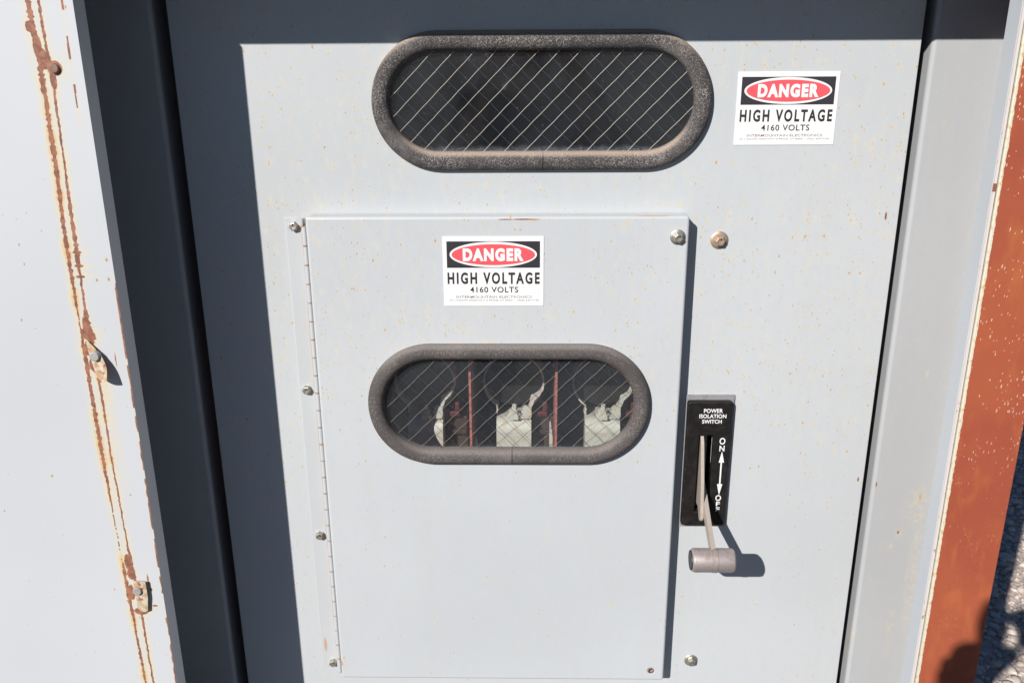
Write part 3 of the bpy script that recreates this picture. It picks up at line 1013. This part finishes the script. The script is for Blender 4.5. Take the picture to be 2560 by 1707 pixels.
# ------------------------------------------------------------------ parts behind the lower window
def fuse_clip(cx, label):
    y0, y1 = .070, .100
    cz, r = .9725, .0434
    root = thing('fuse_clip', label, 'fuse clip', (cx, y0, .80), 'spring fuse clips behind the lower window')
    # omega-shaped spring strip round the fuse body
    bm = bmesh.new()
    left = [(cx - .0260, .9240), (cx - .0240, .9300)]
    right = [(cx + .0225, .9300), (cx + .0235, .9240)]
    path = right[::-1] + [(cx + r * math.cos(R(a)), cz + r * math.sin(R(a))) for a in range(-54, 235, 6)] + left[::-1]
    t = .0011
    A = []
    for i, p in enumerate(path):
        d = Vector(path[min(len(path) - 1, i + 1)]) - Vector(path[max(0, i - 1)])
        d.normalize(); nrm = Vector((-d.y, d.x)) * t
        A.append([bm.verts.new((p[0] + nrm.x, y0, p[1] + nrm.y)), bm.verts.new((p[0] - nrm.x, y0, p[1] - nrm.y)),
                  bm.verts.new((p[0] - nrm.x, y1, p[1] - nrm.y)), bm.verts.new((p[0] + nrm.x, y1, p[1] + nrm.y))])
    for a, b in zip(A, A[1:]):
        for k in range(4): bm.faces.new((a[k], a[(k + 1) % 4], b[(k + 1) % 4], b[k]))
    o = from_bm('clip_strip', bm, M['spring'], root); auto_smooth(o.data, 40)
    # bent bracket block: upright face rolled over to the top
    bm = bmesh.new()
    w = .0255
    outl = [(.056, .80), (.056, .893)] + [(.056 + .020 * (1 - math.cos(R(q))), .8995 + .0195 * math.sin(R(q))) for q in range(0, 91, 15)] + [(.105, .9195), (.105, .80)]
    prism_x(bm, outl, cx - w, cx + w)
    o = from_bm('bracket', bm, M['galv'], root); auto_smooth(o.data, 40)
    # bolt with its nut
    bm = bmesh.new()
    add_lathe(bm, [(0, .0215), (.0034, .0208), (.0040, .0135), (.0075, .0130), (.0075, .0068), (.0105, .0062), (.0110, .0), (0, 0)], (cx + .0010, .066, .9193), (0, 0, 1), 6)
    from_bm('clamp_bolt', bm, M['galv'], root)
    # ragged lug beside the bolt, and the twisted tongue rising from it
    def flat(nm, outl, ya, yb, m):
        bm = bmesh.new()
        a = [bm.verts.new((px, ya, pz)) for px, pz in outl]; b = [bm.verts.new((px, yb, pz)) for px, pz in outl]
        n = len(a)
        for k in range(n): bm.faces.new((a[k], a[(k + 1) % n], b[(k + 1) % n], b[k]))
        bm.faces.new(a[::-1]); bm.faces.new(b)
        return from_bm(nm, bm, m, root)
    flat('lug', [(cx + .0095, .9190), (cx + .0240, .9190), (cx + .0262, .9240), (cx + .0255, .9330), (cx + .0265, .9405), (cx + .0220, .9385), (cx + .0170, .9400), (cx + .0125, .9365), (cx + .0140, .9325), (cx + .0105, .9300), (cx + .0135, .9265)], .061, .066, M['galv'])
    flat('tongue', [(cx + .0225, .9380), (cx + .0275, .9395), (cx + .0300, .9475), (cx + .0375, .9555), (cx + .0415, .9640), (cx + .0422, .9715), (cx + .0385, .9640), (cx + .0300, .9585), (cx + .0250, .9560), (cx + .0235, .9490)], .0615, .0635, M['galv'])
    bm = bmesh.new()
    add_lathe(bm, [(0, 0), (r * .90, 0), (r * .94, .003), (r * .94, .20), (0, .20)], (cx, .082, cz), (0, 1, 0), 40)
    o = from_bm('fuse_body', bm, M['fuse'], root); auto_smooth(o.data, 40)
    bm = bmesh.new()
    add_box(bm, cx + .0285, cx + .0600, .086, .125, .80, .912, .002, 2)
    add_box(bm, cx + .0335, cx + .0590, .078, .086, .886, .893, .001, 1)
    from_bm('insulator', bm, M['brown'], root)
    bm = bmesh.new()
    add_box(bm, cx + .0278, cx + .0490, .076, .085, .9155, .9240, .002, 2)
    add_box(bm, cx + .0425, cx + .0492, .076, .085, .9240, .9385, .002, 2)
    from_bm('red_latch', bm, M['red_plastic'], root)
    return root
PITCH = .1298
MID = -.0231
fuse_clip(MID - PITCH, 'galvanized fuse clip in the shade at the left end of the lower window')
fuse_clip(MID, 'sunlit galvanized fuse clip between the two red barriers behind the lower window')
fuse_clip(MID + PITCH, 'sunlit galvanized fuse clip at the right end of the lower window, beyond the right barrier')
for x, lab in ((-.0835, 'thin red phase barrier edge left of the middle fuse clip'), (.0372, 'thin red phase barrier edge right of the middle fuse clip')):
    o = box('phase_barrier', (x - .0016, x + .0016, .018, .30, .80, 1.12), M['barrier'])
    tag(o, lab, 'barrier', 'red phase barriers behind the lower window')
for x, z0, z1, w, lab in ((.0307, .80, .926, .0024, 'pale metal strip just left of the right red barrier'), (-.0768, .80, .900, .0028, 'short pale metal strip just right of the left red barrier')):
    bm = bmesh.new()
    oo = [(x - w, z0), (x + w, z0), (x + w * .9, z1 - .02), (x - w * .2, z1), (x - w, z1 - .003)]
    a = [bm.verts.new((px, .028, pz)) for px, pz in oo]; b = [bm.verts.new((px, .040, pz)) for px, pz in oo]
    for k in range(5): bm.faces.new((a[k], a[(k + 1) % 5], b[(k + 1) % 5], b[k]))
    bm.faces.new(a[::-1]); bm.faces.new(b)
    tag(from_bm('terminal_strip', bm, M['galv']), lab, 'metal strip', 'metal strips beside the barriers')
# ------------------------------------------------------------------ the photographer, whose shadow falls on the post and gravel
def skin_mesh(chains, root, levels=2):
    """chains: lists of (x, y, z, radius); points that coincide are merged"""
    pts, rad, edges, key = [], [], [], {}
    for ch in chains:
        prev = None
        for (x, y, z, r) in ch:
            k = (round(x, 4), round(y, 4), round(z, 4))
            if k not in key:
                key[k] = len(pts); pts.append((x, y, z)); rad.append(r)
            i = key[k]
            if prev is not None and prev != i: edges.append((prev, i))
            prev = i
    me = bpy.data.meshes.new('figure')
    me.from_pydata(pts, edges, [])
    ob = bpy.data.objects.new('figure', me)
    col.objects.link(ob)
    ob.modifiers.new('skin', 'SKIN')
    for i, sv in enumerate(me.skin_vertices[0].data):
        sv.radius = (rad[i], rad[i])
        sv.use_root = (i == root)
    sb = ob.modifiers.new('sub', 'SUBSURF'); sb.levels = levels; sb.render_levels = levels
    dg = bpy.context.evaluated_depsgraph_get()
    out = bpy.data.meshes.new_from_object(ob.evaluated_get(dg))
    bpy.data.objects.remove(ob); bpy.data.meshes.remove(me)
    return out

def head_bm(bm, c, tilt):
    r = bmesh.ops.create_uvsphere(bm, u_segments=32, v_segments=24, radius=1)
    rot = Matrix.Rotation(tilt, 3, 'X')
    for v in r['verts']:
        p = v.co.copy()
        x, y, z = p.x * .074, p.y * .095, p.z * .112
        if z < 0: x *= 1 - .30 * (-z / .112); y *= 1 - .12 * (-z / .112)
        f = math.exp(-((x / .013) ** 2 + ((z + .008) / .022) ** 2)) if p.y > 0 else 0
        y += .024 * f
        f = math.exp(-((x / .024) ** 2 + ((z + .048) / .007) ** 2)) if p.y > 0 else 0
        y += .006 * f
        for s in (-1, 1):
            f = math.exp(-(((x - s * .032) / .014) ** 2 + ((z - .012) / .011) ** 2)) if p.y > 0 else 0
            y -= .009 * f
            f = math.exp(-(((y + .005) / .014) ** 2 + ((z - .0) / .026) ** 2)) if p.x * s > .75 else 0
            x += s * .016 * f
        v.co = Vector(c) + rot @ Vector((x, y, z))

def photographer():
    skin_m = G('skin').fin((.42, .25, .18), .5)
    shirt_m = G('dark_work_shirt').fin((.035, .045, .075), .85)
    jean_m = G('denim').fin((.045, .06, .11), .9)
    boot_m = G('brown_boot').fin((.08, .045, .025), .6)
    hair_m = G('brown_cap_cloth').fin((.06, .045, .035), .8)
    root = thing('person', 'person in a dark work shirt, jeans and cap holding a camera up to the face', 'person', (0, -1.52, 0))
    hips, chest, neck = (0, -1.50, .84), (0, -1.47, 1.14), (0, -1.445, 1.325)
    LS, RS = (-.165, -1.455, 1.265), (.165, -1.455, 1.265)
    LE, RE = (-.205, -1.32, 1.055), (.235, -1.33, 1.065)
    LW, RW = (-.108, -1.232, 1.345), (.112, -1.265, 1.375)
    C3 = lambda p, r: (p[0], p[1], p[2], r)
    spine = [C3(hips, .125), (0, -1.495, .99, .115), C3(chest, .125), (0, -1.455, 1.25, .085), C3(neck, .05), (0, -1.42, 1.40, .05)]
    chest_up = (0, -1.455, 1.25, .085)
    armL = [chest_up, C3(LS, .055), C3(LE, .040), C3(LW, .026)]
    armR = [chest_up, C3(RS, .055), C3(RE, .040), C3(RW, .026)]
    def leg(s):
        return [C3(hips, .125), (s * .095, -1.50, .78, .085), (s * .105, -1.48, .45, .055), (s * .11, -1.52, .09, .038), (s * .115, -1.45, .035, .036)]
    # hands: palm, four fingers over the front of the body, thumb behind
    pl = (-.096, -1.218, 1.373, .030)
    pr = (.088, -1.255, 1.415, .021)
    ch = [spine, armL + [pl], armR + [pr], leg(-1), leg(1)]
    for k in range(4):
        dz = .016 * (k - 1.5)
        L = (.9, 1.0, .96, .8)[k]
        ch.append([pl, (-.110 + (0, 0, .003, .013)[k], -1.205 + .002 * k, 1.390 + dz, .0105), (-.104 + (0, 0, .003, .014)[k], -1.180, 1.392 + dz * 1.05, .0094), (-.080 + .012 * L * .5, -1.174, 1.396 + dz * 1.05, .0086), (-.060 + .010 * L, -1.180, 1.398 + dz * 1.05, .0075)])
        ch.append([pr, (.086, -1.235, 1.440 + dz, .0095), (.083, -1.205, 1.440 + dz * 1.05, .0088), (.068, -1.190, 1.440 + dz * 1.05, .0080), (.052 - .008 * L, -1.192, 1.439 + dz * 1.05, .0070)])
    ch.append([pl, (-.086, -1.228, 1.428, .0125), (-.0960, -1.245, 1.480, .0130), (-.1010, -1.247, 1.512, .0135), (-.0960, -1.247, 1.542, .0115)])
    ch.append([pl, (-.052, -1.205, 1.372, .026), (-.014, -1.200, 1.388, .018)])
    ch.append([pr, (.075, -1.275, 1.432, .0105), (.058, -1.290, 1.444, .0090), (.040, -1.292, 1.448, .0078)])
    me = skin_mesh(ch, 0)
    bm = bmesh.new(); bm.from_mesh(me)
    head_bm(bm, (0, -1.385, 1.478), R(-14))
    body = from_bm('body', bm, skin_m, root, True)
    for s in (-1, 1):
        bm = bmesh.new()
        bmesh.ops.create_uvsphere(bm, u_segments=16, v_segments=12, radius=.0115, matrix=Matrix.Translation((s * .032, -1.310, 1.470)))
        from_bm('eye', bm, G('eye').fin((.6, .58, .55), .2), root, True)
    g = lambda c, d: [(x, y, z, r + d) for x, y, z, r in c]
    sh = [g(spine[:4], .014), g(armL[:1], .014) + g(armL[1:3], .012) + [(-.160, -1.279, 1.190, .040)], g(armR[:1], .014) + g(armR[1:3], .012) + [(.180, -1.300, 1.21, .040)]]
    link_mesh('shirt', skin_mesh(sh, 0), shirt_m, root, True)
    tr = [[(0, -1.495, .93, .125), C3(hips, .136)]] + [[C3(hips, .136)] + g(leg(s)[1:4], .013) for s in (-1, 1)]
    link_mesh('trousers', skin_mesh(tr, 0), jean_m, root, True)
    for s in (-1, 1):
        bm = bmesh.new()
        add_box(bm, s * .112 - .045, s * .112 + .045, -1.58, -1.33, .002, .085, .03, 4)
        from_bm('boot', bm, boot_m, root, True)
    bm = bmesh.new()
    add_lathe(bm, [(.088, 0), (.090, .02), (.086, .055), (.066, .085), (.03, .098), (0, .1)], (0, -1.395, 1.505), (0, .12, 1), 28)
    from_bm('cap', bm, hair_m, root, True)

    # the camera in the hands
    croot = thing('handheld_camera', 'black handheld camera with a short zoom lens held in both hands', 'camera', (0, -1.22, 1.43))
    fm = cam.matrix_world.to_3x3()
    fwd = (fm @ Vector((0, 0, -1))).normalized(); up = (fm @ Vector((0, 1, 0))).normalized(); rt = fwd.cross(up)
    o0 = Vector((0, -1.15, 1.45))
    cm = G('camera_plastic').fin((.012, .012, .013), .5)
    T = Matrix((rt, fwd, up)).transposed().to_4x4(); T.translation = o0 - fwd * .085
    def part(nm, build, m=cm):
        bm = bmesh.new(); build(bm); bm.transform(T)
        oo = from_bm(nm, bm, m, croot); auto_smooth(oo.data, 40)
    part('camera_body', lambda b: (add_box(b, -.063, .063, -.055, -.002, -.048, .034, .006, 2), add_box(b, .036, .066, -.048, .014, -.046, .030, .008, 3)))
    part('viewfinder_hump', lambda b: add_box(b, -.026, .026, -.058, .002, .033, .056, .008, 2))
    part('lens', lambda b: (add_lathe(b, [(0, -.004), (.032, -.004), (.032, .02), (.034, .022), (.034, .055), (.031, .058), (.031, .079), (.028, .079), (.027, .070), (0, .068)], (0, 0, -.004), (0, 1, 0), 40)))
    part('mode_dial', lambda b: add_cyl(b, (.045, -.03, .032), (.045, -.03, .044), .011))
photographer()
